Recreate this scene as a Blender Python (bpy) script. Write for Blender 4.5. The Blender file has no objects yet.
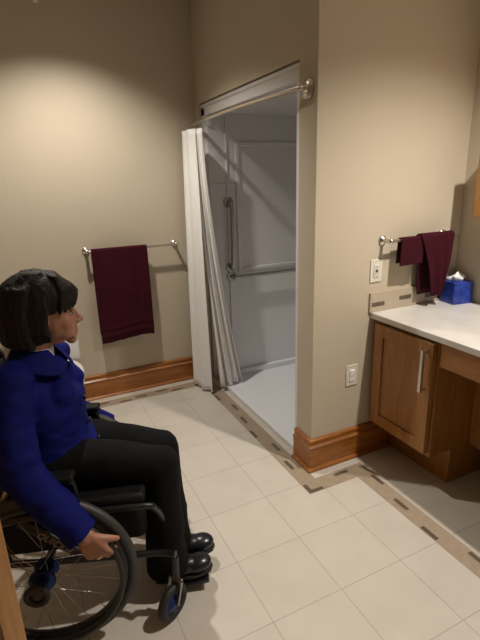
import bpy, bmesh, math, random
from mathutils import Vector, Matrix, Quaternion, noise
random.seed(7)
PI = math.pi
sc = bpy.context.scene
COL = sc.collection
T = .305
V = Vector

# ------------------------------------------------------------------ materials
def mat(name, col, rough=.5, metal=0., spec=.5, bump=None, vary=None, sheen=0., coat=0., trans=0., sss=0., scale3=None):
    """bump=(scale,strength,detail)  vary=(scale,colour2,detail)  scale3 stretches both"""
    m = bpy.data.materials.new(name); m.use_nodes = True
    nt = m.node_tree; N = nt.nodes; L = nt.links
    b = N['Principled BSDF']
    b.inputs['Base Color'].default_value = (*col, 1)
    b.inputs['Roughness'].default_value = rough
    b.inputs['Metallic'].default_value = metal
    b.inputs['Specular IOR Level'].default_value = spec
    if sheen:
        b.inputs['Sheen Weight'].default_value = sheen
        b.inputs['Sheen Roughness'].default_value = .5
    if coat:
        b.inputs['Coat Weight'].default_value = coat
        b.inputs['Coat Roughness'].default_value = .15
    if trans: b.inputs['Transmission Weight'].default_value = trans
    if sss:
        b.inputs['Subsurface Weight'].default_value = sss
        b.inputs['Subsurface Radius'].default_value = (1, .35, .2)
        b.inputs['Subsurface Scale'].default_value = .008
    if bump or vary:
        tc = N.new('ShaderNodeTexCoord'); mp = N.new('ShaderNodeMapping')
        L.new(tc.outputs['Object'], mp.inputs['Vector'])
        if scale3: mp.inputs['Scale'].default_value = scale3
    if vary:
        n = N.new('ShaderNodeTexNoise'); n.inputs['Scale'].default_value = vary[0]; n.inputs['Detail'].default_value = vary[2]
        L.new(mp.outputs[0], n.inputs['Vector'])
        r = N.new('ShaderNodeValToRGB'); r.color_ramp.elements[0].position = .3; r.color_ramp.elements[1].position = .7
        r.color_ramp.elements[0].color = (*col, 1); r.color_ramp.elements[1].color = (*vary[1], 1)
        L.new(n.outputs['Fac'], r.inputs[0]); L.new(r.outputs[0], b.inputs['Base Color'])
    if bump:
        n = N.new('ShaderNodeTexNoise'); n.inputs['Scale'].default_value = bump[0]; n.inputs['Detail'].default_value = bump[2]
        L.new(mp.outputs[0], n.inputs['Vector'])
        bp = N.new('ShaderNodeBump'); bp.inputs['Strength'].default_value = bump[1]; bp.inputs['Distance'].default_value = .01
        L.new(n.outputs['Fac'], bp.inputs['Height']); L.new(bp.outputs[0], b.inputs['Normal'])
    return m

def wood(name, c1, c2, scale3, rough=.35):
    m = bpy.data.materials.new(name); m.use_nodes = True
    nt = m.node_tree; N = nt.nodes; L = nt.links; b = N['Principled BSDF']
    tc = N.new('ShaderNodeTexCoord'); mp = N.new('ShaderNodeMapping'); mp.inputs['Scale'].default_value = scale3
    L.new(tc.outputs['Object'], mp.inputs['Vector'])
    n = N.new('ShaderNodeTexNoise'); n.inputs['Scale'].default_value = 5; n.inputs['Detail'].default_value = 6; n.inputs['Distortion'].default_value = .6
    L.new(mp.outputs[0], n.inputs['Vector'])
    r = N.new('ShaderNodeValToRGB'); r.color_ramp.elements[0].position = .32; r.color_ramp.elements[1].position = .68
    r.color_ramp.elements[0].color = (*c1, 1); r.color_ramp.elements[1].color = (*c2, 1)
    L.new(n.outputs['Fac'], r.inputs[0]); L.new(r.outputs[0], b.inputs['Base Color'])
    b.inputs['Roughness'].default_value = rough
    bp = N.new('ShaderNodeBump'); bp.inputs['Strength'].default_value = .08; bp.inputs['Distance'].default_value = .004
    L.new(n.outputs['Fac'], bp.inputs['Height']); L.new(bp.outputs[0], b.inputs['Normal'])
    b.inputs['Coat Weight'].default_value = .25; b.inputs['Coat Roughness'].default_value = .2
    return m

def tile_mat(name, c1, c2, grout, size, mortar, rough, rot=None):
    m = bpy.data.materials.new(name); m.use_nodes = True
    nt = m.node_tree; N = nt.nodes; L = nt.links; b = N['Principled BSDF']
    tc = N.new('ShaderNodeTexCoord'); mp = N.new('ShaderNodeMapping')
    L.new(tc.outputs['Object'], mp.inputs['Vector'])
    if rot: mp.inputs['Rotation'].default_value = rot
    br = N.new('ShaderNodeTexBrick'); br.offset = 0; br.squash = 1
    br.inputs['Scale'].default_value = 1; br.inputs['Brick Width'].default_value = size; br.inputs['Row Height'].default_value = size
    br.inputs['Mortar Size'].default_value = mortar; br.inputs['Mortar Smooth'].default_value = .4
    br.inputs['Color1'].default_value = (*c1, 1); br.inputs['Color2'].default_value = (*c2, 1); br.inputs['Mortar'].default_value = (*grout, 1)
    L.new(mp.outputs[0], br.inputs['Vector'])
    n = N.new('ShaderNodeTexNoise'); n.inputs['Scale'].default_value = 6; n.inputs['Detail'].default_value = 5
    L.new(tc.outputs['Object'], n.inputs['Vector'])
    mx = N.new('ShaderNodeMix'); mx.data_type = 'RGBA'; mx.blend_type = 'MULTIPLY'; mx.inputs[0].default_value = .35
    rr = N.new('ShaderNodeValToRGB'); rr.color_ramp.elements[0].color = (.82, .8, .78, 1); rr.color_ramp.elements[1].color = (1, 1, 1, 1)
    rr.color_ramp.elements[0].position = .3; rr.color_ramp.elements[1].position = .65
    L.new(n.outputs['Fac'], rr.inputs[0]); L.new(br.outputs['Color'], mx.inputs[6]); L.new(rr.outputs[0], mx.inputs[7])
    L.new(mx.outputs[2], b.inputs['Base Color'])
    b.inputs['Roughness'].default_value = rough
    iv = N.new('ShaderNodeMath'); iv.operation = 'SUBTRACT'; iv.inputs[0].default_value = 1
    L.new(br.outputs['Fac'], iv.inputs[1])
    bp = N.new('ShaderNodeBump'); bp.inputs['Strength'].default_value = .3; bp.inputs['Distance'].default_value = .002
    L.new(iv.outputs[0], bp.inputs['Height']); L.new(bp.outputs[0], b.inputs['Normal'])
    return m

M = {}
M['wall'] = mat('wall_paint', (.545, .472, .360), .75, bump=(220, .06, 3), vary=(2.5, (.56, .486, .372), 3))
M['ceil'] = mat('ceiling_paint', (.75, .72, .66), .8, bump=(150, .05, 2))
M['floor'] = tile_mat('floor_tile', (.62, .575, .505), (.60, .555, .487), (.43, .385, .33), T, .0022, .42)
M['strip'] = mat('border_stone', (.33, .26, .185), .5, vary=(30, (.385, .305, .22), 4))
M['chip'] = mat('brown_mosaic', (.10, .07, .052), .4, vary=(60, (.15, .11, .08), 4))
M['base_x'] = wood('baseboard_wood_along_x', (.25, .082, .014), (.42, .155, .030), (1.2, 14, 14))
M['base_y'] = wood('baseboard_wood_along_y', (.25, .082, .014), (.42, .155, .030), (14, 1.2, 14))
M['cab'] = wood('cabinet_maple', (.27, .108, .020), (.37, .162, .034), (9, 9, 1.1))
M['cab_y'] = wood('cabinet_maple_horizontal', (.27, .108, .020), (.37, .162, .034), (9, 1.1, 9))
M['door'] = wood('door_oak', (.34, .15, .035), (.48, .23, .06), (12, 12, 1.0))
M['stone'] = mat('cultured_marble', (.62, .60, .565), .22, vary=(5, (.74, .725, .69), 6), coat=.3)
M['splash'] = tile_mat('backsplash_tile', (.50, .42, .32), (.47, .395, .30), (.43, .36, .27), .152, .0015, .4, rot=(PI/2, 0, 0))
M['acrylic'] = mat('white_acrylic', (.74, .74, .75), .28, coat=.3)
M['pan'] = mat('shower_pan', (.80, .82, .85), .35)
M['nickel'] = mat('brushed_nickel', (.62, .58, .53), .28, 1.)
M['steel'] = mat('stainless_steel', (.46, .44, .43), .22, 1.)
M['curtain'] = mat('white_curtain_cloth', (.80, .79, .77), .8, bump=(260, .12, 2), trans=.0, sheen=.2)
M['towel'] = mat('burgundy_terry', (.050, .0055, .012), .95, bump=(420, .9, 3), vary=(60, (.072, .009, .018), 4), spec=.15)
M['plate'] = mat('light_almond_plastic', (.72, .68, .58), .4)
M['white'] = mat('white_plastic', (.85, .84, .80), .35)
M['slot'] = mat('outlet_slot', (.05, .045, .04), .6)
M['tissuebox'] = mat('blue_printed_card', (.008, .022, .23), .35, vary=(38, (.03, .075, .42), 5), coat=.2)
M['tissue'] = mat('tissue_paper', (.88, .88, .88), .9, bump=(60, .2, 2))
M['porcelain'] = mat('white_porcelain', (.80, .80, .80), .12, coat=.6)
M['skin'] = mat('skin', (.34, .155, .095), .5, sss=.1, vary=(14, (.39, .19, .12), 3), bump=(300, .05, 2))
M['lip'] = mat('lip', (.34, .11, .095), .45)
M['eye_white'] = mat('eye_white', (.26, .22, .20), .2)
M['iris'] = mat('iris_brown', (.05, .022, .012), .15)
M['hair'] = mat('dark_brown_hair', (.006, .0035, .0025), .6, spec=.25, vary=(9, (.013, .0075, .005), 6), bump=(7, .7, 6), scale3=(9, 9, 1.2))
M['jacket'] = mat('royal_blue_wool', (.0028, .0055, .095), .8, bump=(14, .25, 5), vary=(9, (.005, .009, .135), 4), spec=.15)
M['shirt'] = mat('white_knit', (.62, .60, .60), .85, bump=(200, .3, 2))
M['trouser'] = mat('black_trouser_cloth', (.0032, .0030, .0038), .9, bump=(12, .3, 5), spec=.2)
M['shoe'] = mat('black_leather', (.008, .009, .014), .3, coat=.2)
M['sole'] = mat('shoe_sole', (.012, .011, .011), .7)
M['rubber'] = mat('black_rubber', (.014, .013, .013), .6)
M['rubber_grey'] = mat('worn_grey_rubber', (.035, .033, .032), .5)
M['frame'] = mat('black_frame_enamel', (.007, .007, .008), .42, coat=.1)
M['blue_hub'] = mat('blue_anodised', (.012, .028, .13), .28, .7)
M['vinyl'] = mat('black_vinyl', (.005, .005, .005), .65, spec=.25, bump=(120, .2, 2))
M['letters'] = mat('silver_lettering', (.36, .34, .31), .35, .6)
M['gold'] = mat('gold_ring', (.9, .75, .5), .12, 1.)
M['red_dark'] = mat('dark_frame_edge', (.06, .03, .02), .6)

# ------------------------------------------------------------------ helpers
def tag(o, label=None, cat=None, group=None, kind=None):
    if label: o['label'] = label
    if cat: o['category'] = cat
    if group: o['group'] = group
    if kind: o['kind'] = kind
    return o

def thing(name, label, cat, loc=(0, 0, 0), rz=0, group=None):
    o = bpy.data.objects.new(name, None); COL.objects.link(o)
    o.location = loc; o.rotation_euler = (0, 0, rz); o.empty_display_size = .1
    return tag(o, label, cat, group)

def obj(name, bm, m, parent=None, smooth=True, bevel=0, seg=2, angle=35):
    me = bpy.data.meshes.new(name)
    bmesh.ops.recalc_face_normals(bm, faces=bm.faces[:])
    bm.to_mesh(me); bm.free()
    for mm in (m if isinstance(m, (list, tuple)) else [m]): me.materials.append(mm)
    o = bpy.data.objects.new(name, me); COL.objects.link(o)
    if parent: o.parent = parent
    if smooth:
        for p in me.polygons: p.use_smooth = True
        me.set_sharp_from_angle(angle=math.radians(angle))
    if bevel:
        b = o.modifiers.new('bevel', 'BEVEL'); b.width = bevel; b.segments = seg; b.limit_method = 'ANGLE'; b.angle_limit = math.radians(40)
    return o

def bake(o):
    """apply all modifiers through the evaluated mesh"""
    dg = bpy.context.evaluated_depsgraph_get(); dg.update()
    me = bpy.data.meshes.new_from_object(o.evaluated_get(dg))
    o.modifiers.clear(); old = o.data; o.data = me
    me.name = o.name
    return o

def box(bm, x0, x1, y0, y1, z0, z1, mi=0, mtx=None):
    vs = [bm.verts.new((x, y, z)) for x in (x0, x1) for y in (y0, y1) for z in (z0, z1)]
    if mtx: 
        for v in vs: v.co = mtx @ v.co
    for q in ((0, 1, 3, 2), (4, 6, 7, 5), (0, 4, 5, 1), (2, 3, 7, 6), (0, 2, 6, 4), (1, 5, 7, 3)):
        f = bm.faces.new([vs[i] for i in q]); f.material_index = mi
    return vs

def B(*a, **k):
    bm = bmesh.new(); box(bm, *a, **k); return bm

def tube(bm, pts, r, seg=10, closed=False, cap=True, sy=1.0, up=None):
    pts = [V(p) for p in pts]; n = len(pts)
    rs = r if isinstance(r, (list, tuple)) else [r]*n
    rings = []; prev = None
    for i, p in enumerate(pts):
        if closed: t = (pts[(i+1) % n]-pts[i-1]).normalized()
        else: t = (pts[min(i+1, n-1)]-pts[max(i-1, 0)]).normalized()
        if prev is None:
            a = V(up) if up else (V((0, 0, 1)) if abs(t.z) < .9 else V((1, 0, 0)))
            nrm = (a-t*a.dot(t)).normalized()
        else: nrm = (prev-t*prev.dot(t)).normalized()
        prev = nrm; bn = t.cross(nrm)
        rings.append([bm.verts.new(p+nrm*rs[i]*math.cos(2*PI*k/seg)+bn*rs[i]*sy*math.sin(2*PI*k/seg)) for k in range(seg)])
    for i in range(n if closed else n-1):
        a, b = rings[i], rings[(i+1) % n]
        for k in range(seg): bm.faces.new((a[k], a[(k+1) % seg], b[(k+1) % seg], b[k]))
    if cap and not closed:
        bm.faces.new(rings[0][::-1]); bm.faces.new(rings[-1])
    return rings

def smooth_path(pts, k=6):
    """Catmull-Rom"""
    P = [V(p) for p in pts]; P = [P[0]*2-P[1]]+P+[P[-1]*2-P[-2]]; out = []
    for i in range(1, len(P)-2):
        for j in range(k):
            t = j/k; a, b, c, d = P[i-1], P[i], P[i+1], P[i+2]
            out.append(.5*((2*b)+(c-a)*t+(2*a-5*b+4*c-d)*t*t+(3*b-a-3*c+d)*t**3))
    out.append(P[-2]); return out

def lathe(bm, prof, origin=(0, 0, 0), axis=(0, 0, 1), seg=24):
    q = V((0, 0, 1)).rotation_difference(V(axis).normalized()); o = V(origin); rings = []
    for r, h in prof:
        rings.append([bm.verts.new(o+q @ V((max(r, 1e-5)*math.cos(2*PI*k/seg), max(r, 1e-5)*math.sin(2*PI*k/seg), h))) for k in range(seg)])
    for a, b in zip(rings, rings[1:]):
        for k in range(seg): bm.faces.new((a[k], a[(k+1) % seg], b[(k+1) % seg], b[k]))
    bm.faces.new(rings[0][::-1]); bm.faces.new(rings[-1])

def ell(bm, c, r, rot=None, u=20, v=12):
    mt = Matrix.Translation(V(c)) @ (rot.to_4x4() if rot else Matrix.Identity(4)) @ Matrix.Diagonal((*r, 1))
    bmesh.ops.create_uvsphere(bm, u_segments=u, v_segments=v, radius=1, matrix=mt)

def caps(bm, pts, rs, seg=14, flat=1.0):
    """chain of overlapping spheres and tapered tubes (for voxel merging)"""
    pts = [V(p) for p in pts]
    for i, p in enumerate(pts): ell(bm, p, (rs[i],)*3, u=seg, v=8)
    for i in range(len(pts)-1):
        tube(bm, [pts[i], pts[i+1]], [rs[i], rs[i+1]], seg)

def voxel(name, bm, m, parent, size, smooth=4, disp=None, factor=.5):
    o = obj(name, bm, m, parent, smooth=True, angle=180)
    r = o.modifiers.new('r', 'REMESH'); r.mode = 'VOXEL'; r.voxel_size = size; r.use_smooth_shade = True
    s = o.modifiers.new('s', 'SMOOTH'); s.iterations = smooth; s.factor = factor
    bake(o)
    if disp:
        me = o.data; sc_, amt, st = disp
        nr = [v.normal.copy() for v in me.vertices]
        for v, n in zip(me.vertices, nr):
            q = V((v.co.x*st[0], v.co.y*st[1], v.co.z*st[2]))*sc_
            v.co += n*amt*(noise.noise(q)+.5*noise.noise(q*2.1))
        me.update()
    for p in o.data.polygons: p.use_smooth = True
    return o

def S(name, bm, m, parent=None, **k):
    o = obj(name, bm, m, parent, **k)
    if parent is None: o['kind'] = 'structure'
    return o

# ------------------------------------------------------------------ room (metres, x right, y away)
WA, WB, WR, WS = .09, 1.585, 1.616, .64        # counter wall y, back wall y, right wall x, shower wall x
WL, WF, H = -2.3, -3.8, 2.74
Y0, Y1, ZH = .235, 1.50, 2.05                 # shower opening

# floor with its mosaic border in the same mesh
bm = bmesh.new()
box(bm, WL-.1, WR+.1, WF-.1, WB+.1, -.1, 0)
e = .0006
def flat(x0, x1, y0, y1, mi, z=e):
    f = bm.faces.new([bm.verts.new(p) for p in ((x0, y0, z), (x1, y0, z), (x1, y1, z), (x0, y1, z))]); f.material_index = mi
flat(.515, .612, -.088, 1.49, 1); flat(.612, .912, -.088, .008, 1); flat(.818, .912, WF, -.088, 1); flat(WL, .515, 1.40, 1.49, 1)
ln, w = .088, .022
k = 0; y = 1.09
while y > -.02:
    cx = (.527, .578, .552)[k % 3]; flat(cx-w/2, cx+w/2, y, y+ln, 2, e*2); y -= .192; k += 1
flat(.519, .541, -.084, -.012, 2, e*2); flat(.541, .605, -.084, -.062, 2, e*2)
flat(.717, .805, -.030, -.008, 2, e*2)
k = 0; y = -.2
while y > WF:
    cx = (.895, .863, .835)[k % 3]; flat(cx-w/2, cx+w/2, y, y+ln, 2, e*2); y -= .2; k += 1
k = 0; x = .356
while x > WL+.1:
    cy = (1.424, 1.462, 1.443)[k % 3]; flat(x-ln, x, cy-w/2, cy+w/2, 2, e*2); x -= .16 if k % 2 else .12; k += 1
S('floor', bm, [M['floor'], M['strip'], M['chip']], smooth=False)
S('ceiling', B(WL-.1, 2.6, WF-.1, WB+.1, H, H+.1), M['ceil'], smooth=False)
S('wall_back', B(WL-.1, WS, WB, WB+.1, 0, H), M['wall'], smooth=False)
S('wall_left', B(WL-.1, WL, WF, WB, 0, H), M['wall'], smooth=False)
S('wall_front', B(WL-.1, WR+.1, WF-.1, WF, 0, H), M['wall'], smooth=False)
S('wall_right', B(WR, WR+.1, WF, WA, 0, H), M['wall'], smooth=False)
S('wall_counter', B(WS+.1, WR+.1, WA, WA+.1, 0, H), M['wall'], smooth=False)
bm = bmesh.new()                               # wall with the shower opening
box(bm, WS, WS+.1, WA, Y0, 0, H); box(bm, WS, WS+.1, Y1, WB+.1, 0, H); box(bm, WS, WS+.1, Y0, Y1, ZH, H)
S('wall_shower', bm, M['wall'], smooth=False)

def base_profile(z=.185, d=.022):
    return [(0, 0), (d+.014, 0), (d+.014, .010), (d+.006, .018), (d, .020), (d, z-.055), (d+.004, z-.050), (d+.004, z-.042), (d-.006, z-.034),
            (d-.008, z-.020), (d-.003, z-.014), (d-.006, z-.004), (d-.012, z), (0, z)]
def baseboard(name, path, m, nrm):
    """path of plan points; nrm(i) = outward offset direction at each point (mitred)"""
    bm = bmesh.new(); rings = []
    for (x, y), (nx, ny) in zip(path, nrm):
        rings.append([bm.verts.new((x+nx*d, y+ny*d, z)) for d, z in base_profile()])
    for a, b in zip(rings, rings[1:]):
        for k in range(len(a)): bm.faces.new((a[k], a[(k+1) % len(a)], b[(k+1) % len(a)], b[k]))
    bm.faces.new(rings[0][::-1]); bm.faces.new(rings[-1])
    return S(name, bm, m, smooth=False)
baseboard('baseboard_back', [(WL, WB), (WS-.04, WB)], M['base_x'], [(0, -1), (0, -1)])
baseboard('baseboard_counter', [(WS, Y0), (WS, WA), (1.17, WA)], M['base_x'], [(-1, 0), (-1, -1), (0, -1)])
baseboard('baseboard_left', [(WL, WF), (WL, WB)], M['base_y'], [(1, 0), (1, 0)])
baseboard('baseboard_front', [(WL, WF), (WR, WF)], M['base_x'], [(0, 1), (0, 1)])

# ------------------------------------------------------------------ shower stall
ex, sx1, ey0, ey1 = WS+.02, 1.62, .215, 1.425
st = thing('shower_stall', 'white acrylic shower surround with moulded panels inside the wall opening', 'shower', (1.1, .85, 0))
st_off = V((1.1, .85, 0))
def lb(*a, **k):
    """box given in world coordinates, stored relative to the stall"""
    bm = bmesh.new(); box(bm, *a, **k); bmesh.ops.translate(bm, verts=bm.verts, vec=-st_off); return bm
obj('end_panel', lb(ex, sx1, ey1, ey1+.02, .02, 2.03), M['acrylic'], st, bevel=.004)
obj('end_panel', lb(ex, sx1, ey0-.02, ey0, .02, 2.03), M['acrylic'], st, bevel=.004)
obj('back_panel', lb(sx1, sx1+.02, ey0-.02, ey1+.02, .02, 2.03), M['acrylic'], st, bevel=.004)
obj('dome_ceiling', lb(ex, sx1, ey0, ey1, 1.985, 2.005), M['acrylic'], st, bevel=.004)
bm = bmesh.new()                               # flange ring round the opening
box(bm, WS+.006, WS+.055, Y0, Y0+.034, 0.02, 2.02); box(bm, WS+.012, WS+.055, Y1-.065, Y1-.002, .02, 2.02); box(bm, WS+.012, WS+.055, Y0, Y1-.002, 1.965, 2.046)
box(bm, WS+.004, WS+.02, Y0+.01, Y1-.002, 2.02, 2.04); box(bm, WS+.02, WS+.05, Y1-.09, Y1+.03, 1.90, 2.045)
bmesh.ops.translate(bm, verts=bm.verts, vec=-st_off)
obj('flange', bm, M['acrylic'], st, bevel=.005)
def raised(name, x0, x1, z0, z1, y, w=.03, d=.014):
    bm = bmesh.new(); yy = (y-d, y+.002)
    box(bm, x0, x0+w, *yy, z0, z1); box(bm, x1-w, x1, *yy, z0, z1); box(bm, x0+w, x1-w, *yy, z0, z0+w); box(bm, x0+w, x1-w, *yy, z1-w, z1)
    bmesh.ops.translate(bm, verts=bm.verts, vec=-st_off)
    return obj(name, bm, M['acrylic'], st, bevel=.006, seg=3)
raised('moulded_frame', .865, 1.57, .865, 1.80, ey1)
obj('moulded_ridge', lb(.790, .805, ey1-.010, ey1+.002, .10, 1.96), M['acrylic'], st, bevel=.004)
obj('moulded_ledge', lb(ex, .86, ey1-.008, ey1+.002, 1.50, 1.52), M['acrylic'], st, bevel=.003)
bm = bmesh.new()                               # pan: low lip, sloping floor
for q in ((WS+.01, WS+.06, ey0, ey1, 0, .030), (sx1-.05, sx1, ey0, ey1, 0, .06), (WS+.06, sx1-.05, ey0, ey0+.04, 0, .06), (WS+.06, sx1-.05, ey1-.04, ey1, 0, .06),
          (WS+.06, sx1-.05, ey0+.04, ey1-.04, 0, .018)): box(bm, *q)
bmesh.ops.translate(bm, verts=bm.verts, vec=-st_off)
obj('shower_pan', bm, M['pan'], st, bevel=.006, seg=3)
bm = bmesh.new(); box(bm, ex, .95, ey1-.07, ey1-.03, .03, .034)
bm.free()

def grab_bar(name, a, b, out, label, r=.0145, so=.055, group=None):
    a, b, out = V(a), V(b), V(out)
    t = thing(name, label, 'grab bar', a, group='stainless grab bars in the shower')
    d = (b-a).normalized(); L = b-a
    pts = [V((0, 0, 0)), out*so*.55]+[out*so+d*(so*.5*(1-math.cos(q))) - out*so*.45*(1-math.sin(q)) for q in (.5, 1.0, PI/2)]
    far = [L-(p-out*p.dot(out))+out*p.dot(out) for p in pts][::-1]
    bm = bmesh.new(); tube(bm, pts+far, r, 14)
    obj('bar', bm, M['steel'], t)
    for c in (V((0, 0, 0)), L):
        bm = bmesh.new(); lathe(bm, [(.039, -.001), (.039, .006), (.034, .011), (.018, .013)], c, out, 24); obj('flange', bm, M['steel'], t)
    return t
grab_bar('grab_bar', (.800, ey1, .905), (.800, ey1, 1.385), (0, -1, 0), 'vertical stainless grab bar on the shower end wall')
grab_bar('grab_bar', (.805, ey1, .835), (1.50, ey1, .835), (0, -1, 0), 'horizontal stainless grab bar low on the shower end wall')

# ------------------------------------------------------------------ curved rod, rings, curtain, liner
def rodp(u):                                   # u: 0 near end .. 1 far end
    y = .160+(1.562-.160)*u
    x = WS-.045-.045*math.sin(PI*u)**.8
    return V((x, y, 1.915))
t = thing('shower_curtain_rod', 'bowed brushed nickel curtain rod across the shower opening', 'curtain rod', (WS, .16, 1.915))
off = V((WS, .16, 1.915))
path = [V((WS, .160, 1.915)), V((WS-.03, .160, 1.915))]+[rodp(i/24) for i in range(25)]+[V((WS-.03, 1.562, 1.910)), V((WS, 1.562, 1.910))]
bm = bmesh.new(); tube(bm, [p-off for p in path], .0135, 14); obj('rod', bm, M['nickel'], t)
for y in (.160, 1.545):
    bm = bmesh.new(); lathe(bm, [(.045, 0), (.045, .006), (.038, .013), (.022, .018), (.018, .032), (.014, .036)], V((WS, y, 1.915))-off, (-1, 0, 0), 28); obj('wall_flange', bm, M['nickel'], t)

def sheet(name, top, bot, z0, z1, nf, amp0, amp1, m, parent=None, nu=110, nv=46, curve=1.0, th=.0016, ph=0., belly=0.):
    """pleated hanging cloth between two plan polylines"""
    def at(pl, u):
        k = u*(len(pl)-1); i = min(int(k), len(pl)-2); f = k-i
        return V(pl[i]).lerp(V(pl[i+1]), f)
    bm = bmesh.new(); g = []
    for j in range(nv+1):
        v = j/nv; row = []; vv = v**curve
        for i in range(nu+1):
            u = i/nu
            p = at(top, u).lerp(at(bot, u), vv); d = (at(top, min(1, u+.02))-at(top, max(0, u-.02))).lerp(at(bot, min(1, u+.02))-at(bot, max(0, u-.02)), vv).normalized()
            nn = V((d.y, -d.x)); a = amp0+(amp1-amp0)*v
            s = math.sin(2*PI*nf*u+ph+.5*math.sin(3*v+5*u))+.3*math.sin(2*PI*nf*2.3*u+2+1.2*v)
            p = p+nn*(a*s+belly*math.sin(PI*v))
            row.append(bm.verts.new((p.x, p.y, z1+(z0-z1)*v+.004*math.sin(9*u)*v)))
        g.append(row)
    for a, b in zip(g, g[1:]):
        for i in range(nu): bm.faces.new((a[i], a[i+1], b[i+1], b[i]))
    o = obj(name, bm, m, parent, angle=180)
    s = o.modifiers.new('s', 'SOLIDIFY'); s.thickness = th; s.offset = 0
    return o
t = thing('shower_curtain', 'white fabric shower curtain gathered at the far end of the rod', 'shower curtain', (.5, 1.4, 0))
c = sheet('curtain_cloth', [(.512, 1.515), (.508, 1.44), (.516, 1.36), (.534, 1.305)], [(.462, 1.455), (.465, 1.37), (.492, 1.275), (.525, 1.205)], .018, 1.872, 2.2, .008, .011, M['curtain'], t)
for v in c.data.vertices: v.co -= V((.5, 1.4, 0))
for k, u in enumerate((.80, .83, .86, .89, .92, .95, .975)):
    p = rodp(u)-V((.5, 1.4, 0)); bm = bmesh.new()
    tube(bm, [p+V((math.cos(a)*.024, .004*math.sin(k), math.sin(a)*.030-.016)) for a in [2*PI*i/20 for i in range(20)]], .0017, 6, closed=True); obj('curtain_ring', bm, M['nickel'], t)
t = thing('shower_curtain_liner', 'thin white curtain liner flaring inward over the shower pan', 'shower curtain', (.65, 1.25, 0))
c = sheet('liner_cloth', [(.530, 1.330), (.538, 1.300), (.545, 1.275), (.550, 1.245)], [(.590, 1.215), (.630, 1.245), (.690, 1.225), (.745, 1.265), (.790, 1.25)], .040, 1.868, 3.0, .006, .022, M['curtain'], t, curve=1.5, th=.001)
for v in c.data.vertices: v.co -= V((.65, 1.25, 0))

# ------------------------------------------------------------------ towel bars
def towel_bar(x0, x1, y, z, wall_y, label, over=0):
    t = thing('towel_bar', label, 'towel bar', (x0, wall_y, z))
    o = V((x0, wall_y, z))
    bm = bmesh.new(); tube(bm, [V((x0+.004, y, z))-o, V((x1-.004+over, y, z))-o], .0085, 14); obj('bar', bm, M['nickel'], t)
    for x in (x0, x1):
        bm = bmesh.new()
        lathe(bm, [(.025, 0), (.025, .005), (.020, .012), (.011, .018), (.010, wall_y-y-.008)], V((x, wall_y, z))-o, (0, -1, 0), 24)
        ell(bm, V((x, y, z))-o, (.0145,)*3)
        obj('post', bm, M['nickel'], t)
    return t
YB = WB-.07
towel_bar(-.218, .415, YB, 1.105, WB, 'long nickel towel bar on the wall left of the shower')
YA = WA-.062
towel_bar(1.055, 1.48, YA, 1.222, WA, 'short nickel towel bar on the wall above the countertop', over=.06)

def draped(name, x0, x1, yb, zb, front, back, r, m, label, cat, waves=2.0, skew=0., th=.007):
    """cloth folded over a bar: profile in y-z swept along x"""
    prof = []
    n = 44
    for i in range(n+1): prof.append((-r, -front*(1-i/n)))
    for i in range(1, 12): a = PI-PI*i/12; prof.append((r*math.cos(a), r*math.sin(a)))
    for i in range(n+1): prof.append((r, -back*i/n))
    bm = bmesh.new(); nu = 44; g = []; cx = (x0+x1)/2
    for (dy, dz) in prof:
        row = []
        if name == 'bath_towel' and dy < 0 and (-.605 < dz < -.585 or -.555 < dz < -.54): dy -= .004
        for i in range(nu+1):
            u = i/nu; x = x0+(x1-x0)*u; dep = min(1, -dz/.25) if dz < 0 else 0
            w = .006*dep*math.sin(2*PI*waves*u+.8+dz*3)+.003*dep*math.sin(2*PI*waves*2.7*u)
            z = dz*(1+.018*math.sin(5*u+1)*(dy < 0))
            row.append(bm.verts.new((x-cx+skew*dz*(-1)*(1), dy*(1+.5*dep)+w*(1 if dy < 0 else .2), z)))
        g.append(row)
    for a, b in zip(g, g[1:]):
        for i in range(nu): bm.faces.new((a[i], a[i+1], b[i+1], b[i]))
    o = obj(name, bm, m, angle=180); o.location = (cx, yb, zb)
    s = o.modifiers.new('s', 'SOLIDIFY'); s.thickness = th; s.offset = 1
    return tag(o, label, cat)
draped('bath_towel', -.192, .190, YB, 1.105, .648, .60, .017, M['towel'], 'burgundy bath towel hanging flat over the long bar left of the shower', 'towel', 1.6, skew=.0)
# hem band lines of the bath towel are part of its own mesh
draped('hand_towel', 1.115, 1.265, YA, 1.222, .128, .12, .015, M['towel'], 'short folded burgundy towel on the left of the bar above the counter', 'towel', 1.0, skew=-.02, th=.006)
# gathered towel hanging long beside it
bm = bmesh.new(); g = []; nu = 40; nv = 34
for j in range(nv+1):
    v = j/nv; row = []
    for i in range(nu+1):
        u = i/nu
        xt = 1.245+.235*u; xb = 1.325+.105*u+.02*math.sin(4*u)
        f = v**.8
        x = xt*(1-f)+xb*f; ln_ = .335*(1-.10*abs(u-.55)*2)+.012*math.sin(12*u)
        y = -.017-.012*v*math.sin(2*PI*2.3*u+1.2*v)-.010*math.sin(PI*v)-.006*v
        row.append(bm.verts.new((x-1.36, y, -ln_*v)))
    g.append(row)
back = []
for j in range(12):
    a = PI-PI*(j+1)/12
    back.append([bm.verts.new((1.245+.235*i/nu-1.36, .017*math.cos(a), .017*math.sin(a))) for i in range(nu+1)])
for j in range(10):
    v = (j+1)/10; back.append([bm.verts.new((1.255+.21*i/nu-1.36+.03*v, .017+.003*math.sin(9*i/nu), -.31*v)) for i in range(nu+1)])
allr = g[::-1]+back
for a, b in zip(allr, allr[1:]):
    for i in range(nu): bm.faces.new((a[i], a[i+1], b[i+1], b[i]))
o = obj('hand_towel', bm, M['towel'], angle=180); o.location = (1.36, YA, 1.224)
s = o.modifiers.new('s', 'SOLIDIFY'); s.thickness = .006; s.offset = 1
tag(o, 'longer gathered burgundy towel hanging almost to the countertop', 'towel')

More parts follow.
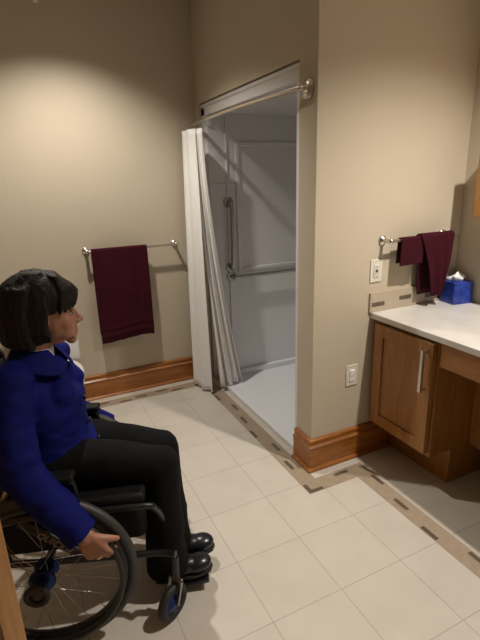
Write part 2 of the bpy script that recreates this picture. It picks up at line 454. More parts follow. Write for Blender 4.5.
# ------------------------------------------------------------------ vanity
CT, CTH = .846, .032
t = thing('countertop', 'pale marbled countertop slab on the wooden vanity', 'countertop', (1.3, 0, CT))
bm = bmesh.new(); box(bm, 1.0-1.3, WR-1.3, -2.0, WA, -CTH, 0)
obj('slab', bm, M['stone'], t, bevel=.005, seg=3)
bm = bmesh.new()
box(bm, .988-1.3, WR-1.3-.001, WA-.012, WA, .001, .105)
x = 1.0
k = 0
while x < 1.55:
    zz = (.042, .055)[k % 2]; box(bm, x-1.3, x+.085-1.3, WA-.0135, WA-.010, zz-.011, zz+.011, 1); x += .19; k += 1
obj('backsplash', bm, [M['splash'], M['chip']], t, smooth=False)
# sink bowl further along the counter
bm = bmesh.new(); lathe(bm, [(.215, .0), (.22, .006), (.205, .008), (.19, .003), (.02, .0025)], (0.02, -1.05, 0), (0, 0, 1), 36); bmesh.ops.scale(bm, verts=bm.verts, vec=(.85, 1, 1))
obj('sink_rim', bm, M['porcelain'], t)

cx0, cy1, cy0, cz0, cz1 = 1.035, WA, -.345, .20, CT-CTH-.001
t = thing('base_cabinet', 'wooden vanity cabinet with one panelled door left of the knee space', 'cabinet', (1.3, -.13, 0))
co = V((1.3, -.13, 0))
def cb(*a, **k):
    bm = bmesh.new(); box(bm, *a, **k); bmesh.ops.translate(bm, verts=bm.verts, vec=-co); return bm
obj('carcass', cb(cx0, 1.60, cy0, cy1-.001, cz0, cz1), M['cab'], t, bevel=.002)
obj('toe_base', cb(1.185, 1.60, cy0, cy1-.001, 0, cz0), M['cab'], t, bevel=.002)
d = obj('door', cb(1.014, 1.0335, -.335, .052, .222, .795), M['cab'], t, bevel=.002)
bm = bmesh.new()                               # frame-and-panel relief
fy0, fy1, fz0, fz1 = -.335, .052, .222, .795
ww = .062
for q in ((fy0, fy0+ww, fz0, fz1), (fy1-ww, fy1, fz0, fz1), (fy0+ww, fy1-ww, fz0, fz0+ww), (fy0+ww, fy1-ww, fz1-ww, fz1)):
    box(bm, 1.004, 1.0145, *q)
bmesh.ops.translate(bm, verts=bm.verts, vec=-co)
obj('door_frame', bm, M['cab'], d, bevel=.003)
bm = bmesh.new()
hx, hy = .972, -.306
tube(bm, [V((hx, hy, .66-.105))-co, V((hx, hy, .66+.105))-co], .0105, 4, up=(1, 1, 0))
for z in (.66-.095, .66+.095): tube(bm, [V((hx, hy, z))-co, V((1.005, hy, z))-co], .008, 10)
h = obj('handle', bm, M['nickel'], d); h['label'] = 'satin nickel bar handle'
# knee space
t = thing('vanity_apron', 'wooden apron rail under the countertop over the open knee space', 'vanity', (1.03, -.9, .75))
o = obj('rail', B(0, .02, -.62, .548, -.06, .055), M['cab_y'], t, bevel=.002)
t = thing('knee_space_panel', 'wooden pipe cover panel set back in the knee space', 'panel', (1.31, -.9, .4))
obj('board', B(0, .018, -.62, .552, -.20, .408), M['cab'], t, bevel=.002)
obj('cleat', B(.018, .30, .40, .552, -.20, -.18), M['cab'], t, bevel=.001)
t = thing('base_cabinet', 'wooden vanity cabinet on the far side of the knee space', 'cabinet', (1.3, -1.77, 0))
obj('carcass', B(-.27, .30, -.24, .24, .2, cz1), M['cab'], t, bevel=.002); obj('toe_base', B(-.11, .30, -.24, .24, 0, .2), M['cab'], t, bevel=.002)
d = obj('door', B(-.292, -.271, -.22, .22, .222, .795), M['cab'], t, bevel=.003)

# wall-hung wood cabinet on the right wall
t = thing('wall_cabinet', 'honey coloured wooden cabinet edge on the wall at the right border', 'cabinet', (WR, -.085, 1.32))
obj('box', B(-.115, -.001, -.55, 0, 0, .36), M['door'], t, bevel=.003)
obj('door', B(-.137, -.116, -.548, -.002, .003, .357), M['door'], t, bevel=.003)

# tissue box
a = math.radians(-10)
t = thing('tissue_box', 'square blue tissue box on the counter behind the towels', 'tissue box', (1.541, .012, CT+.0005), a)
s_ = .061
obj('carton', B(-s_, s_, -s_, s_, 0, .122), M['tissuebox'], t, bevel=.003)
bm = bmesh.new(); g = []
for j in range(11):
    v = j/10; row = []
    for i in range(25):
        th_ = 2*PI*i/24; r = .022+.026*math.sin(PI*min(1, v*.75+.1))*(1+.35*math.sin(3*th_+v*2)+.2*math.sin(5*th_+1))
        r *= (1-.75*max(0, v-.6)/.4)
        row.append(bm.verts.new((r*math.cos(th_), .7*r*math.sin(th_), .119+.042*v+.010*math.sin(2*th_)*v)))
    g.append(row)
for p, q in zip(g, g[1:]):
    for i in range(24): bm.faces.new((p[i], p[i+1], q[i+1], q[i]))
bm.faces.new(g[-1][:24]); obj('tissue', bm, M['tissue'], t)

# wall plates
def plate(name, x, z, label, cat, kind):
    t = thing(name, label, cat, (x, WA, z))
    obj('cover_plate', B(-.038, .038, -.006, 0, -.060, .060), M['plate'], t, bevel=.0025, seg=3)
    obj('insert', B(-.0175, .0175, -.010, -.0055, -.034, .034), M['white'] if kind == 'switch' else M['plate'], t, bevel=.0015)
    bm = bmesh.new()
    if kind == 'outlet':
        for zc in (-.019, .019):
            for xx in (-.006, .006): box(bm, xx-.001, xx+.001, -.0107, -.0098, zc-.004, zc+.005)
            box(bm, -.002, .002, -.0107, -.0098, zc-.011, zc-.008)
        box(bm, -.008, .008, -.0115, -.0098, -.0065, -.001); box(bm, -.008, .008, -.0115, -.0098, .001, .0065)
        obj('slots', bm, M['slot'], t, smooth=False)
    else:
        box(bm, -.014, .014, -.013, -.0098, -.001, .030); obj('rocker', bm, M['white'], t, bevel=.001)
    for zc in (-.049, .049):
        bm = bmesh.new(); lathe(bm, [(.003, 0), (.003, .0012), (.0015, .0018)], (0, -.006, zc), (0, -1, 0), 12); obj('screw', bm, M['plate'], t)
plate('wall_outlet', 1.022, 1.067, 'almond double outlet plate on the wall just above the countertop end', 'outlet', 'outlet')
plate('wall_switch', .893, .508, 'almond plate with bright white rocker low on the wall beside the cabinet', 'switch', 'switch')

# sprinkler on the back wall, only its lower rim in view
t = thing('wall_sprinkler', 'small round metal sprinkler high on the wall, top left of the photo', 'sprinkler', (-.325, WB, 2.60))
bm = bmesh.new(); lathe(bm, [(.035, 0), (.035, .004), (.024, .012), (.012, .016), (.010, .03)], (0, 0, 0), (0, -1, 0), 24); obj('escutcheon', bm, M['nickel'], t)
bm = bmesh.new(); lathe(bm, [(.006, .03), (.006, .048), (.016, .050), (.016, .052)], (0, 0, 0), (0, -1, 0), 16); obj('deflector', bm, M['nickel'], t)

# toilet, mostly hidden
t = thing('toilet', 'white toilet against the back wall, mostly hidden behind the seated woman', 'toilet', (-.565, 1.565, 0))
bm = bmesh.new()
for (z, cy_, rx, ry) in ((0, -.36, .115, .20), (.03, -.36, .11, .195), (.18, -.36, .105, .19), (.28, -.40, .14, .24), (.36, -.43, .18, .27), (.395, -.43, .19, .28), (.40, -.43, .185, .275)): pass
secs = [(0, -.33, .12, .22), (.03, -.33, .112, .21), (.17, -.34, .105, .20), (.27, -.40, .145, .245), (.35, -.43, .182, .265), (.39, -.43, .190, .275), (.40, -.43, .183, .268)]
rings = [[bm.verts.new((rx*math.cos(2*PI*k/36), cy_+ry*math.sin(2*PI*k/36), z)) for k in range(36)] for z, cy_, rx, ry in secs]
for p, q in zip(rings, rings[1:]):
    for k in range(36): bm.faces.new((p[k], p[(k+1) % 36], q[(k+1) % 36], q[k]))
bm.faces.new(rings[0][::-1]); bm.faces.new(rings[-1]); obj('bowl', bm, M['porcelain'], t, angle=60)
bm = bmesh.new()
rings = [[bm.verts.new((rx*math.cos(2*PI*k/36), -.42+ry*math.sin(2*PI*k/36), z)) for k in range(36)] for z, rx, ry in ((.402, .187, .262), (.412, .194, .270), (.432, .192, .268), (.438, .18, .256))]
for p, q in zip(rings, rings[1:]):
    for k in range(36): bm.faces.new((p[k], p[(k+1) % 36], q[(k+1) % 36], q[k]))
bm.faces.new(rings[0][::-1]); bm.faces.new(rings[-1]); obj('lid', bm, M['porcelain'], t, angle=60)
obj('tank', B(-.21, .21, -.175, 0, .39, .63), M['porcelain'], t, bevel=.03, seg=4)
obj('tank_lid', B(-.22, .22, -.185, 0, .631, .66), M['porcelain'], t, bevel=.01, seg=3)

# open wooden door leaf at the left edge
dv = V((-.60, .80, 0)).normalized()
rzd = math.atan2(dv.y, dv.x)
d = obj('door_1', B(0, .86, 0, .044, .01, 2.03), M['door'], bevel=.002)
d.location = (-.729, -.86, 0); d.rotation_euler = (0, 0, rzd); d['kind'] = 'structure'
bm = bmesh.new()
for yy, s in ((0, -1), (.044, 1)):
    lathe(bm, [(.026, 0), (.026, .006), (.011, .010), (.011, .035)], (.07, yy, .98), (0, s, 0), 20)
    tube(bm, [(.07, yy+s*.035, .98), (.10, yy+s*.038, .98), (.18, yy+s*.034, .98)], .008, 10)
obj('handle', bm, M['nickel'], d)

# ------------------------------------------------------------------ wheelchair (local: x forward, y left)
TH = math.radians(-18); OX, OY = -.6235, -.0637
ch = thing('wheelchair', 'black manual wheelchair with blue hubs under the seated woman', 'wheelchair', (OX, OY, 0), TH)
def ring(bm, R, r, y, seg=64, s=10, sy=1.): tube(bm, [(R*math.cos(2*PI*k/seg), y, R*math.sin(2*PI*k/seg)) for k in range(seg)], r, s, closed=True, sy=sy)
RW = .305
proto_spoke = None
def rear_wheel(side):
    global proto_spoke
    y = side*.28
    w = bpy.data.objects.new('rear_wheel', None); COL.objects.link(w); w.parent = ch; w.location = (0, y, RW); w.empty_display_size = .05
    bm = bmesh.new(); ring(bm, .287, .0175, 0, 80, 14); tr = obj('tire', bm, M['rubber_grey'], w)
    bm = bmesh.new(); ring(bm, .263, .013, 0, 72, 8, 1.3); obj('rim', bm, M['frame'], w)
    bm = bmesh.new(); ring(bm, .258, .0105, side*.042, 72, 10); obj('handrim', bm, M['frame'], w)
    for k in range(6):
        bm = bmesh.new()
        a = 2*PI*k/6+.3; tube(bm, [(.258*math.cos(a), side*.012, .258*math.sin(a)), (.258*math.cos(a), side*.038, .258*math.sin(a))], .004, 6)
        obj('handrim_bracket', bm, M['frame'], w)
    bm = bmesh.new(); lathe(bm, [(.012, -.035), (.040, -.032), (.042, -.026), (.026, -.020), (.026, .020), (.044, .026), (.042, .034), (.020, .046)], (0, 0, 0), (0, side, 0), 24)
    h = obj('hub', bm, M['blue_hub'], w)
    bm = bmesh.new(); tube(bm, [(.031*math.cos(2*PI*k/24), side*.088, .031*math.sin(2*PI*k/24)) for k in range(24)], .0105, 10, closed=True)
    lathe(bm, [(.015, .040), (.017, .060), (.031, .084), (.031, .087), (.020, .082)], (0, 0, 0), (0, side, 0), 16)
    obj('axle_cap', bm, M['rubber'], h)
    bm = bmesh.new(); lathe(bm, [(.020, .083), (.018, .089), (.004, .091)], (0, 0, 0), (0, side, 0), 20); obj('release_button', bm, M['rubber_grey'], h)
    n = 24
    for k in range(n):
        a = 2*PI*k/n; lean = (.16 if k % 4 < 2 else -.16); sd = 1 if k % 2 else -1
        if proto_spoke is None:
            bm = bmesh.new(); tube(bm, [(0, 0, 0), (0, 0, 1)], .0011, 6); sp = obj('spoke', bm, M['steel'], w); proto_spoke = sp
        else: sp = proto_spoke.copy(); COL.objects.link(sp); sp.parent = w
        p0 = V((.029*math.cos(a+lean*6), sd*.028, .029*math.sin(a+lean*6))); p1 = V((.256*math.cos(a), 0, .256*math.sin(a)))
        sp.location = p0; sp.rotation_mode = 'QUATERNION'; sp.rotation_quaternion = V((0, 0, 1)).rotation_difference(p1-p0); sp.scale = (1, 1, (p1-p0).length)
rear_wheel(-1); rear_wheel(1)
bm = bmesh.new(); tube(bm, [(0, -.24, RW), (0, .24, RW)], .014, 12); obj('axle', bm, M['frame'], ch)
for s in (-1, 1):
    c = bpy.data.objects.new('caster', None); COL.objects.link(c); c.parent = ch; c.location = (.405, s*.245, .071); c.scale = (.9, .9, .9); c.rotation_euler = (0, 0, math.radians(48 if s < 0 else 20)); c.empty_display_size = .04
    bm = bmesh.new(); ring(bm, .060, .018, 0, 40, 12); obj('tire', bm, M['rubber'], c)
    bm = bmesh.new(); lathe(bm, [(.012, -.020), (.020, -.018), (.046, -.008), (.046, .008), (.020, .018), (.012, .020)], (0, 0, 0), (0, 1, 0), 24); obj('hub', bm, M['blue_hub'], c)
    bm = bmesh.new()
    for q in (-.026, .026): tube(bm, [(0, q, 0), (.018, q, .055), (.030, q, .092)], .0065, 8, sy=1.6)
    tube(bm, [(.030, -.028, .092), (.030, .028, .092)], .009, 8)
    obj('fork', bm, M['steel'], c)
    bm = bmesh.new(); tube(bm, [(.030, 0, .090), (.034, 0, .20)], .015, 12); obj('stem_housing', bm, M['frame'], c)
    # side frame
    y = s*.215
    bm = bmesh.new()
    tube(bm, smooth_path([(-.14, y, .30), (.10, y, .285), (.36, y, .27), (.43, s*.238, .275)], 6), .0125, 12)
    tube(bm, smooth_path([(-.17, y, .46), (.10, y, .475), (.33, y, .475), (.37, y*.9, .44), (.395, y*.7, .34), (.43, y*.55, .12), (.46, y*.5, .045)], 6), .0125, 12)
    tube(bm, [(-.13, y, .30), (-.16, y, .46)], .0125, 12); pass
    obj('side_frame', bm, M['frame'], ch)
    bm = bmesh.new(); tube(bm, smooth_path([(-.16, y, .42), (-.185, y, .70), (-.20, y, .90), (-.23, y, .93), (-.34, y, .935)], 6), .012, 12); obj('back_post', bm, M['frame'], ch)
    bm = bmesh.new(); tube(bm, [(-.24, y, .931), (-.35, y, .935)], .018, 12); obj('push_handle', bm, M['rubber'], ch)
    # armrest: post, pad, side guard
    ya = s*.238
    bm = bmesh.new()
    tube(bm, smooth_path([(-.13, ya, .47), (-.135, ya, .604), (-.10, ya, .619), (.09, ya, .619), (.125, ya, .585), (.12, ya, .47)], 6), .010, 10); obj('armrest_tube', bm, M['frame'], ch)
    bm = bmesh.new(); box(bm, -.13, .138 if s > 0 else .13, ya-.026, ya+.026, .626, .651); obj('armrest_pad', bm, M['vinyl'], ch, bevel=.011, seg=4)
    bm = bmesh.new(); box(bm, -.15, .13, ya-.003, ya+.003, .36, .62); obj('side_guard', bm, M['vinyl'], ch, bevel=.002)
    # footplate
    bm = bmesh.new(); box(bm, -.065, .055, -.055, .055, -.006, .006)
    fp = obj('footplate', bm, M['frame'], ch, bevel=.005, seg=3); fp.location = (.490, s*.058-.04, .036); fp.rotation_euler = (0, math.radians(-6), 0)
# near-side silver back bracket seen at the photo's left edge
bm = bmesh.new(); tube(bm, [(-.145, -.262, .640), (-.052, -.262, .668)], .006, 8); tube(bm, [(-.052, -.262, .668), (-.100, -.262, .565)], .009, 8, sy=.6)
o = obj('bracket', bm, M['nickel'], ch); o['label'] = 'silver metal bracket'
# sloping down tube with its lettering
bm = bmesh.new(); tube(bm, [(-.06, -.248, .492), (.115, -.248, .335)], .019, 12, sy=.45, up=(0, 0, 1)); dn = obj('down_tube', bm, M['frame'], ch)
cu = bpy.data.curves.new('q', 'FONT'); cu.body = 'QUICKIE'; cu.size = .032; cu.extrude = .0006; cu.align_x = 'CENTER'; cu.align_y = 'CENTER'; cu.shear = .2; cu.space_character = 1.05; cu.offset = .0004
to = bpy.data.objects.new('lettering_src', cu); COL.objects.link(to)
dg = bpy.context.evaluated_depsgraph_get(); dg.update()
me = bpy.data.meshes.new_from_object(to.evaluated_get(dg)); bpy.data.objects.remove(to)
me.materials.clear(); me.materials.append(M['letters'])
lt = bpy.data.objects.new('lettering', me); COL.objects.link(lt); lt.parent = dn
ang = math.atan2(.335-.492, .175)
lt.matrix_local = Matrix.Translation((.040, -.2585, .402)) @ Matrix.Rotation(-ang, 4, 'Y') @ Matrix.Rotation(PI/2, 4, 'X')
lt['label'] = 'silver letters on the frame tube'
# cross brace, seat, back
bm = bmesh.new(); tube(bm, [(.12, -.21, .29), (.12, .21, .46)], .011, 10); tube(bm, [(.14, .21, .29), (.14, -.21, .46)], .011, 10); obj('cross_brace', bm, M['frame'], ch)
obj('seat_cushion', B(-.15, .34, -.215, .215, .475, .520), M['vinyl'], ch, bevel=.018, seg=4)
obj('under_seat_dark_fill', B(.05, .335, -.195, .195, .315, .462), M['vinyl'], ch, bevel=.03, seg=4)  # added black block standing in for the dark under the seat
bm = bmesh.new(); g = []
for j in range(9):
    z = .53+.37*j/8
    g.append([bm.verts.new((-.185-.018*j/8-.03*math.sin(PI*i/16), -.21+.42*i/16, z)) for i in range(17)])
for a, b in zip(g, g[1:]):
    for i in range(16): bm.faces.new((a[i], a[i+1], b[i+1], b[i]))
o = obj('backrest', bm, M['vinyl'], ch); m_ = o.modifiers.new('s', 'SOLIDIFY'); m_.thickness = .012
bm = bmesh.new(); tube(bm, [(.16, -.262, .47), (.15, -.275, .53), (.145, -.28, .575)], .006, 8); box(bm, .14, .17, -.275, -.225, .468, .485); obj('brake_lever', bm, M['frame'], ch)

# ------------------------------------------------------------------ person
pe = thing('person', 'seated woman with dark bobbed hair, royal blue jacket, black trousers, hand on the wheel', 'person', (OX, OY, 0), TH)
HC = V((.048, .002, 1.124)); HS = 1.05; HR = Matrix.Rotation(math.radians(17), 3, 'Z') @ Matrix.Rotation(math.radians(2), 3, 'Y')
def hp(x, y, z): return HC+HR @ (V((x, y, z))*HS)
def he(bm, c, r, u=24, v=14): ell(bm, hp(*c), tuple(q*HS for q in r), HR, u, v)
bm = bmesh.new()
he(bm, (-.012, 0, .030), (.093, .072, .084)); he(bm, (.024, 0, -.022), (.066, .060, .088)); he(bm, (.030, 0, -.068), (.050, .047, .036))
he(bm, (.074, 0, -.098), (.018, .020, .016)); he(bm, (.058, 0, .035), (.035, .055, .045))
he(bm, (.052, .034, -.030), (.030, .024, .030)); he(bm, (.052, -.034, -.030), (.030, .024, .030))
he(bm, (.050, .021, -.058), (.034, .030, .034)); he(bm, (.050, -.021, -.058), (.034, .030, .034)); he(bm, (.062, .026, -.042), (.022, .020, .026)); he(bm, (.062, -.026, -.042), (.022, .020, .026)); he(bm, (.079, .020, .016), (.011, .020, .007)); he(bm, (.079, -.020, .016), (.011, .020, .007))
caps(bm, [hp(.084, 0, .008), hp(.097, 0, -.015), hp(.109, 0, -.031)], [.0075, .0085, .0095])
he(bm, (.098, .011, -.036), (.010, .007, .0065)); he(bm, (.098, -.011, -.036), (.010, .007, .0065))
he(bm, (.080, 0, -.052), (.0175, .026, .020)); he(bm, (.078, 0, -.078), (.0160, .026, .022)); he(bm, (.0895, 0, -.0635), (.0080, .019, .0050)); he(bm, (.0875, 0, -.0725), (.0080, .017, .0055))
he(bm, (-.008, .070, -.012), (.018, .010, .030)); he(bm, (-.008, -.070, -.012), (.018, .010, .030))
caps(bm, [hp(-.02, 0, -.05), (.010, 0, 1.03), (-.012, 0, .965), (-.02, 0, .92)], [.052, .049, .052, .07])
# trunk, legs and arms below the clothes
ell(bm, (-.030, 0, .86), (.085, .135, .12)); ell(bm, (-.005, 0, .70), (.085, .12, .13)); ell(bm, (.0, 0, .60), (.10, .145, .085))
hips = {-1: (.02, -.085, .600), 1: (.02, .075, .595)}
knees = {-1: (.395, -.095, .555), 1: (.390, .040, .540)}
ankles = {-1: (.408, -.105, .115), 1: (.425, .005, .120)}
for s in (-1, 1):
    caps(bm, [hips[s], knees[s], ankles[s]], [.072, .050, .036]); caps(bm, [ankles[s], V(ankles[s])+V((.07, 0, -.035))], [.034, .026])
sh = {-1: (-.045, -.155, .935), 1: (-.045, .155, .930)}
el = {-1: (-.030, -.250, .675), 1: (-.040, .245, .655)}
wr = {-1: V((.163, -.338, .482)), 1: V((.150, .338, .49))}
for s in (-1, 1): caps(bm, [(-.03, s*.08, .93), sh[s], el[s], wr[s]], [.05, .043, .036, .0245])
# hands: fingers hang over the handrim, thumb along the tyre
def hand(bm, s):
    W = wr[s]; f = V((.42, s*.03, -.91)).normalized(); side = V((.91, 0, .42)); inn = V((0, -s, 0))  # finger dir, thumb side, towards wheel
    inn = (inn-f*inn.dot(f)).normalized(); side = f.cross(inn).normalized()
    if side.x < 0: side = -side
    for k in range(4):                          # metacarpals, a flat palm
        o_ = (.030-.0195*k)
        kn = W+f*(.078-.004*abs(k-1))+side*o_
        caps(bm, [W+side*o_*.45, W+f*.04+side*o_*.85, kn], [.0165, .0145, .0115])
    lens = [(.036, .022, .017), (.040, .026, .018), (.037, .024, .018), (.030, .018, .016)]
    for k in range(4):
        o_ = (.030-.0195*k); p = W+f*(.078-.004*abs(k-1))+side*o_; pts = [p]; a = math.radians(28)
        for q, L_ in enumerate(lens[k]):
            a2 = a+math.radians((0, 42, 80)[q]+k*4)
            p = p+(f*math.cos(a2)+inn*math.sin(a2)+side*.03)*L_; pts.append(p)
        caps(bm, pts, [.0102, .0092, .0084, .0074])
        if k == 2: ringp.append((pts[0].lerp(pts[1], .45), (pts[1]-pts[0]).normalized()))
    b = W+f*.016+side*.020
    p1 = b+side*.020+f*.022+inn*.006; p2 = p1+(side*.55+f*.72+inn*.35).normalized()*.030; p3 = p2+(side*.25+f*.75+inn*.6).normalized()*.024
    caps(bm, [b, p1, p2, p3], [.0155, .0125, .0105, .0088])
ringp = []
hand(bm, -1); hand(bm, 1)
body = voxel('body', bm, M['skin'], pe, .0042, smooth=3)
# lips tinted as a slot of the same mesh
body.data.materials.append(M['lip'])
inv = HR.inverted()
for p in body.data.polygons:
    q = (inv @ (p.center-HC))/HS
    if q.x > .082 and abs(q.y) < .021 and (abs(q.y)/.021)**2+((q.z+.068)/.0095)**2 < 1: p.material_index = 1
for s in (-1, 1):
    bm = bmesh.new(); he(bm, (.0695, s*.0300, -.002), (.0135, .0125, .0075)); e_ = obj('eye', bm, M['eye_white'], pe)
    bm = bmesh.new(); he(bm, (.0785, s*.0315, -.001), (.0060, .0060, .0060)); obj('iris', bm, M['iris'], e_)
    bm = bmesh.new(); tube(bm, [hp(.086, s*.012, .017), hp(.086, s*.026, .021), hp(.074, s*.044, .018)], [.0022, .0026, .0012], 6); obj('eyebrow', bm, M['hair'], pe)
    bm = bmesh.new(); tube(bm, [hp(.0795, s*.019, .004), hp(.0835, s*.029, .0085), hp(.074, s*.042, .003)], [.0012, .002, .0012], 6); obj('eyelash', bm, M['hair'], pe)
bm = bmesh.new(); c, d_ = ringp[0]
a1 = d_.orthogonal().normalized(); a2 = d_.cross(a1)
tube(bm, [c+a1*.0112*math.cos(2*PI*k/20)+a2*.0112*math.sin(2*PI*k/20) for k in range(20)], .0020, 6, closed=True); tube(bm, [c-V((0, .012, 0)), c-V((0, .015, 0))], .0032, 8)
obj('finger_ring', bm, M['gold'], pe)

# hair: bob with a swept fringe, built of merged locks
bm = bmesh.new()
he(bm, (-.022, 0, .055), (.112, .090, .084)); he(bm, (-.062, 0, .0), (.072, .082, .09))
he(bm, (.052, 0, .062), (.050, .068, .036))
rnd = random.Random(3)
for s in (-1, 1):
    for k in range(15):                         # side locks
        u = k/14; x = -.004-.095*u
        y0 = s*(.030+.01*rnd.random()); spread = .086-.018*u
        zb = -.080-.014*min(1, u*1.6)+.006*rnd.random()
        caps(bm, [hp(x*.5+.0, y0, .130), hp(x*.85, s*(.070-.006*u), .085), hp(x, s*spread, .03), hp(x-.004, s*(spread+.004), -.04), hp(x+.002+.006*rnd.random(), s*(spread-.006), zb+.025), hp(x+.010, s*(spread-.020), zb)],
             [.010, .014, .015, .015, .013, .006], 8)
for k in range(15):                             # back locks
    a = -PI/2+PI*k/14; cx_, cy_ = -.058-.068*math.cos(a), .082*math.sin(a)
    caps(bm, [hp(-.02, cy_*.3, .130), hp(cx_*.75-.01, cy_*.9, .085), hp(cx_-.010, cy_, .02), hp(cx_-.006, cy_, -.05), hp(cx_+.002, cy_*.95, -.078), hp(cx_+.014, cy_*.84, -.096)], [.010, .016, .018, .018, .015, .007], 8)
for k in range(13):                             # fringe, parted off centre and swept to the sides
    u = (k-6)/6; y = u*.066
    tip = .053-.027*abs(u)**.7
    caps(bm, [hp(-.01, .015+y*.25, .130), hp(.040, y*.7, .116), hp(.084-.030*u*u, y*.95, .082), hp(.100-.050*u*u, y*1.10, tip+.012), hp(.098-.056*u*u, y*1.22, tip-.014)], [.009, .013, .013, .011, .006], 8)
hair = voxel('hair', bm, M['hair'], pe, .0035, smooth=2, disp=(40, .0016, (1.6, 1.6, .25)))

# white top at the neck
bm = bmesh.new(); lathe(bm, [(.058, 0), (.060, .02), (.058, .045), (.054, .052), (.050, .046)], (-.004, 0, .958), (.10, 0, 1), 32); obj('shirt_collar', bm, M['shirt'], pe)

# jacket
bm = bmesh.new()
secs = [(-.022, .955, .062, .095), (-.030, .92, .092, .145), (-.020, .88, .118, .165), (-.005, .82, .140, .168), (-.003, .76, .140, .160), (.000, .70, .138, .155), (.010, .64, .152, .165), (.020, .585, .165, .180), (.022, .545, .160, .182)]
fine = smooth_path([(a, b, 0) for a, b, _, _ in secs], 3); rr_ = smooth_path([(c_, d_, 0) for _, _, c_, d_ in secs], 3)
rings = []
for p, r in zip(fine, rr_):
    rings.append([bm.verts.new((p.x+r.x*math.cos(2*PI*k/40)*(1 if math.cos(2*PI*k/40) > 0 else .92), r.y*math.sin(2*PI*k/40), p.y)) for k in range(40)])
for a, b in zip(rings, rings[1:]):
    for k in range(40): bm.faces.new((a[k], a[(k+1) % 40], b[(k+1) % 40], b[k]))
bm.faces.new(rings[0][::-1]); bm.faces.new(rings[-1])
ell(bm, (.030, .01, .925), (.062, .095, .052)); ell(bm, (.038, .085, .950), (.055, .060, .042)); ell(bm, (.075, -.070, .850), (.055, .062, .060)); ell(bm, (.075, .070, .850), (.055, .062, .060))
for s in (-1, 1):
    caps(bm, [(-.035, s*.07, .940), sh[s], (-.040, s*.212, .81), el[s]], [.060, .068, .066, .066], 20)
    e2 = V(el[s]); w2 = e2.lerp(wr[s], .98); caps(bm, [e2, e2.lerp(wr[s], .45)], [.066, .062], 20); tube(bm, [e2.lerp(wr[s], .45), w2], [.062, .052], 24)
    ell(bm, (.115, s*.085, .590), (.075, .085, .045))       # skirt of the jacket lying on the lap
jk = voxel('jacket', bm, M['jacket'], pe, .006, smooth=5, disp=(11, .0075, (1, 1, 1.7)))
# collar and front edge
bm = bmesh.new(); g = []
n = 48
for j, (rx, ry, dz, dx) in enumerate(((.058, .064, .050, .004), (.070, .080, .046, .006), (.094, .118, .012, .010), (.103, .130, -.006, .014))):
    row = []
    for i in range(n+1):
        a = math.radians(12)+(2*PI-math.radians(36))*i/n
        fr = max(0, math.cos(a))
        row.append(bm.verts.new((-.010+dx+rx*math.cos(a)+.012*fr*(j/3), ry*math.sin(a), .968+dz-.034*fr*(.4+j/3))))
    g.append(row)
for a, b in zip(g, g[1:]):
    for i in range(n): bm.faces.new((a[i], a[i+1], b[i+1], b[i]))
o = obj('jacket_collar', bm, M['jacket'], pe, angle=180); m_ = o.modifiers.new('s', 'SOLIDIFY'); m_.thickness = .006
m_ = o.modifiers.new('b', 'SUBSURF'); m_.levels = m_.render_levels = 1
for z in (.80, .71, .63):
    bm = bmesh.new(); xx = {.80: .139, .71: .146, .63: .170}[z]; lathe(bm, [(.010, 0), (.010, .004), (.006, .006)], (xx, 0, z), (1, 0, 0), 16); obj('button', bm, M['frame'], pe)

# trousers
bm = bmesh.new()
ell(bm, (.0, 0, .590), (.135, .165, .075))
for s in (-1, 1):
    h_, k_, a_ = V(hips[s]), V(knees[s]), V(ankles[s])
    caps(bm, [h_, h_.lerp(k_, .5)+V((0, 0, .004)), k_], [.088, .080, .066], 24)
    m1 = k_.lerp(a_, .5)+V((-.012, 0, 0)); caps(bm, [k_, m1], [.067, .072], 24)
    m2 = a_+V((-.020, 0, .0)); tube(bm, [m1, m1.lerp(m2, .6), m2+V((0, 0, .015)), m2+V((0, 0, -.022))], [.072, .076, .080, .082], 26)
    caps(bm, [m1, m1.lerp(m2, .85)], [.068, .068], 16)
ell(bm, (.18, -.02, .565), (.14, .08, .045))
voxel('trousers', bm, M['trouser'], pe, .006, smooth=4, disp=(10, .0055, (1, 1, .8)))

# shoes
for s in (-1, 1):
    a_ = V(ankles[s]); yaw = math.radians(3 if s < 0 else 0)
    sp_ = bpy.data.objects.new('shoe', None); COL.objects.link(sp_); sp_.parent = pe; sp_.location = (a_.x, a_.y, .052); sp_.rotation_euler = (0, math.radians(-5), yaw); sp_.empty_display_size = .03
    bm = bmesh.new(); ell(bm, (-.035, 0, .040), (.045, .036, .045)); ell(bm, (.035, 0, .036), (.080, .042, .036)); ell(bm, (.100, 0, .030), (.055, .044, .032)); ell(bm, (-.005, 0, .07), (.040, .034, .030))
    box(bm, -.07, .12, -.028, .028, .004, .03)
    voxel('upper', bm, M['shoe'], sp_, .005, smooth=3)
    bm = bmesh.new(); out = [( -.078, .0), (-.070, .024), (-.040, .032), (.02, .032), (.07, .042), (.115, .040), (.145, .026), (.156, 0)]
    out = out+[(x, -y) for x, y in out[-2:0:-1]]
    for z0_, z1_ in ((-.006, .010),):
        lo = [bm.verts.new((x, y, z0_)) for x, y in out]; hi = [bm.verts.new((x, y, z1_)) for x, y in out]
        bm.faces.new(lo[::-1]); bm.faces.new(hi)
        for i in range(len(out)): bm.faces.new((lo[i], lo[(i+1) % len(out)], hi[(i+1) % len(out)], hi[i]))
    obj('sole', bm, M['sole'], sp_, bevel=.003)

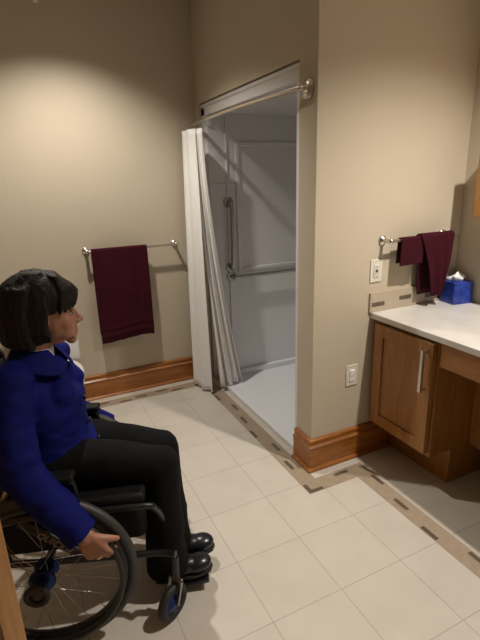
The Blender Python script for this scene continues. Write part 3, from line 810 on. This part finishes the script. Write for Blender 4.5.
# ------------------------------------------------------------------ ceiling downlights, their light, and one added fill
def emis(name, col, s):
    m = bpy.data.materials.new(name); m.use_nodes = True; b = m.node_tree.nodes['Principled BSDF']
    b.inputs['Emission Color'].default_value = (*col, 1); b.inputs['Emission Strength'].default_value = s; b.inputs['Base Color'].default_value = (.8, .8, .8, 1); return m
M['lamp'] = emis('lamp_glow', (1, .88, .70), 6)
def downlight(x, y, power, size, blend, tilt=(0, 0), r=.035, label=''):
    t = thing('ceiling_downlight', label, 'ceiling light', (x, y, H))
    bm = bmesh.new(); lathe(bm, [(.095, -.0005), (.095, -.006), (.072, -.009), (.070, -.002)], (0, 0, 0), (0, 0, 1), 32); obj('trim_ring', bm, M['white'], t)
    bm = bmesh.new(); lathe(bm, [(.068, -.001), (.066, -.004)], (0, 0, 0), (0, 0, 1), 32); obj('lens', bm, M['lamp'], t)
    l = bpy.data.lights.new('downlight', 'SPOT'); l.energy = power; l.color = (1, .925, .83); l.spot_size = math.radians(size); l.spot_blend = blend; l.shadow_soft_size = r
    o = bpy.data.objects.new('downlight_beam', l); COL.objects.link(o); o.parent = t; o.location = (0, 0, -.02); o.rotation_euler = (tilt[0], tilt[1], 0)
downlight(-.27, .92, 95, 118, .75, label='recessed ceiling downlight nearest the back wall')
downlight(1.16, -1.02, 150, 122, .7, label='recessed ceiling downlight over the vanity counter')
downlight(-.30, -3.2, 2, 150, .8, label='added fill downlight behind the camera')  # unseen lamp, added as weak ambient fill
w = bpy.data.worlds.new('w'); sc.world = w; w.use_nodes = True
w.node_tree.nodes['Background'].inputs[0].default_value = (1, .9, .78, 1); w.node_tree.nodes['Background'].inputs[1].default_value = .02

# ------------------------------------------------------------------ camera
f_, yaw, pit, rol, cx, cy, cz = 454.615665, -.442551462, -.296245576, -.030659834, -.616337939, -1.70659639, 1.53180707
fw = V((-math.sin(yaw)*math.cos(pit), math.cos(yaw)*math.cos(pit), math.sin(pit)))
r0 = V((math.cos(yaw), math.sin(yaw), 0)); u0 = r0.cross(fw)
rt = r0*math.cos(rol)+u0*math.sin(rol); up = -r0*math.sin(rol)+u0*math.cos(rol)
cam = bpy.data.cameras.new('cam'); co_ = bpy.data.objects.new('camera', cam); COL.objects.link(co_)
cam.sensor_fit = 'VERTICAL'; cam.sensor_height = 24; cam.lens = 24*f_/640; cam.clip_start = .02
co_.matrix_world = Matrix(((rt.x, up.x, -fw.x, cx), (rt.y, up.y, -fw.y, cy), (rt.z, up.z, -fw.z, cz), (0, 0, 0, 1)))
sc.camera = co_
sc.view_settings.view_transform = 'Standard'; sc.view_settings.look = 'None'; sc.view_settings.exposure = .36; sc.view_settings.gamma = 1
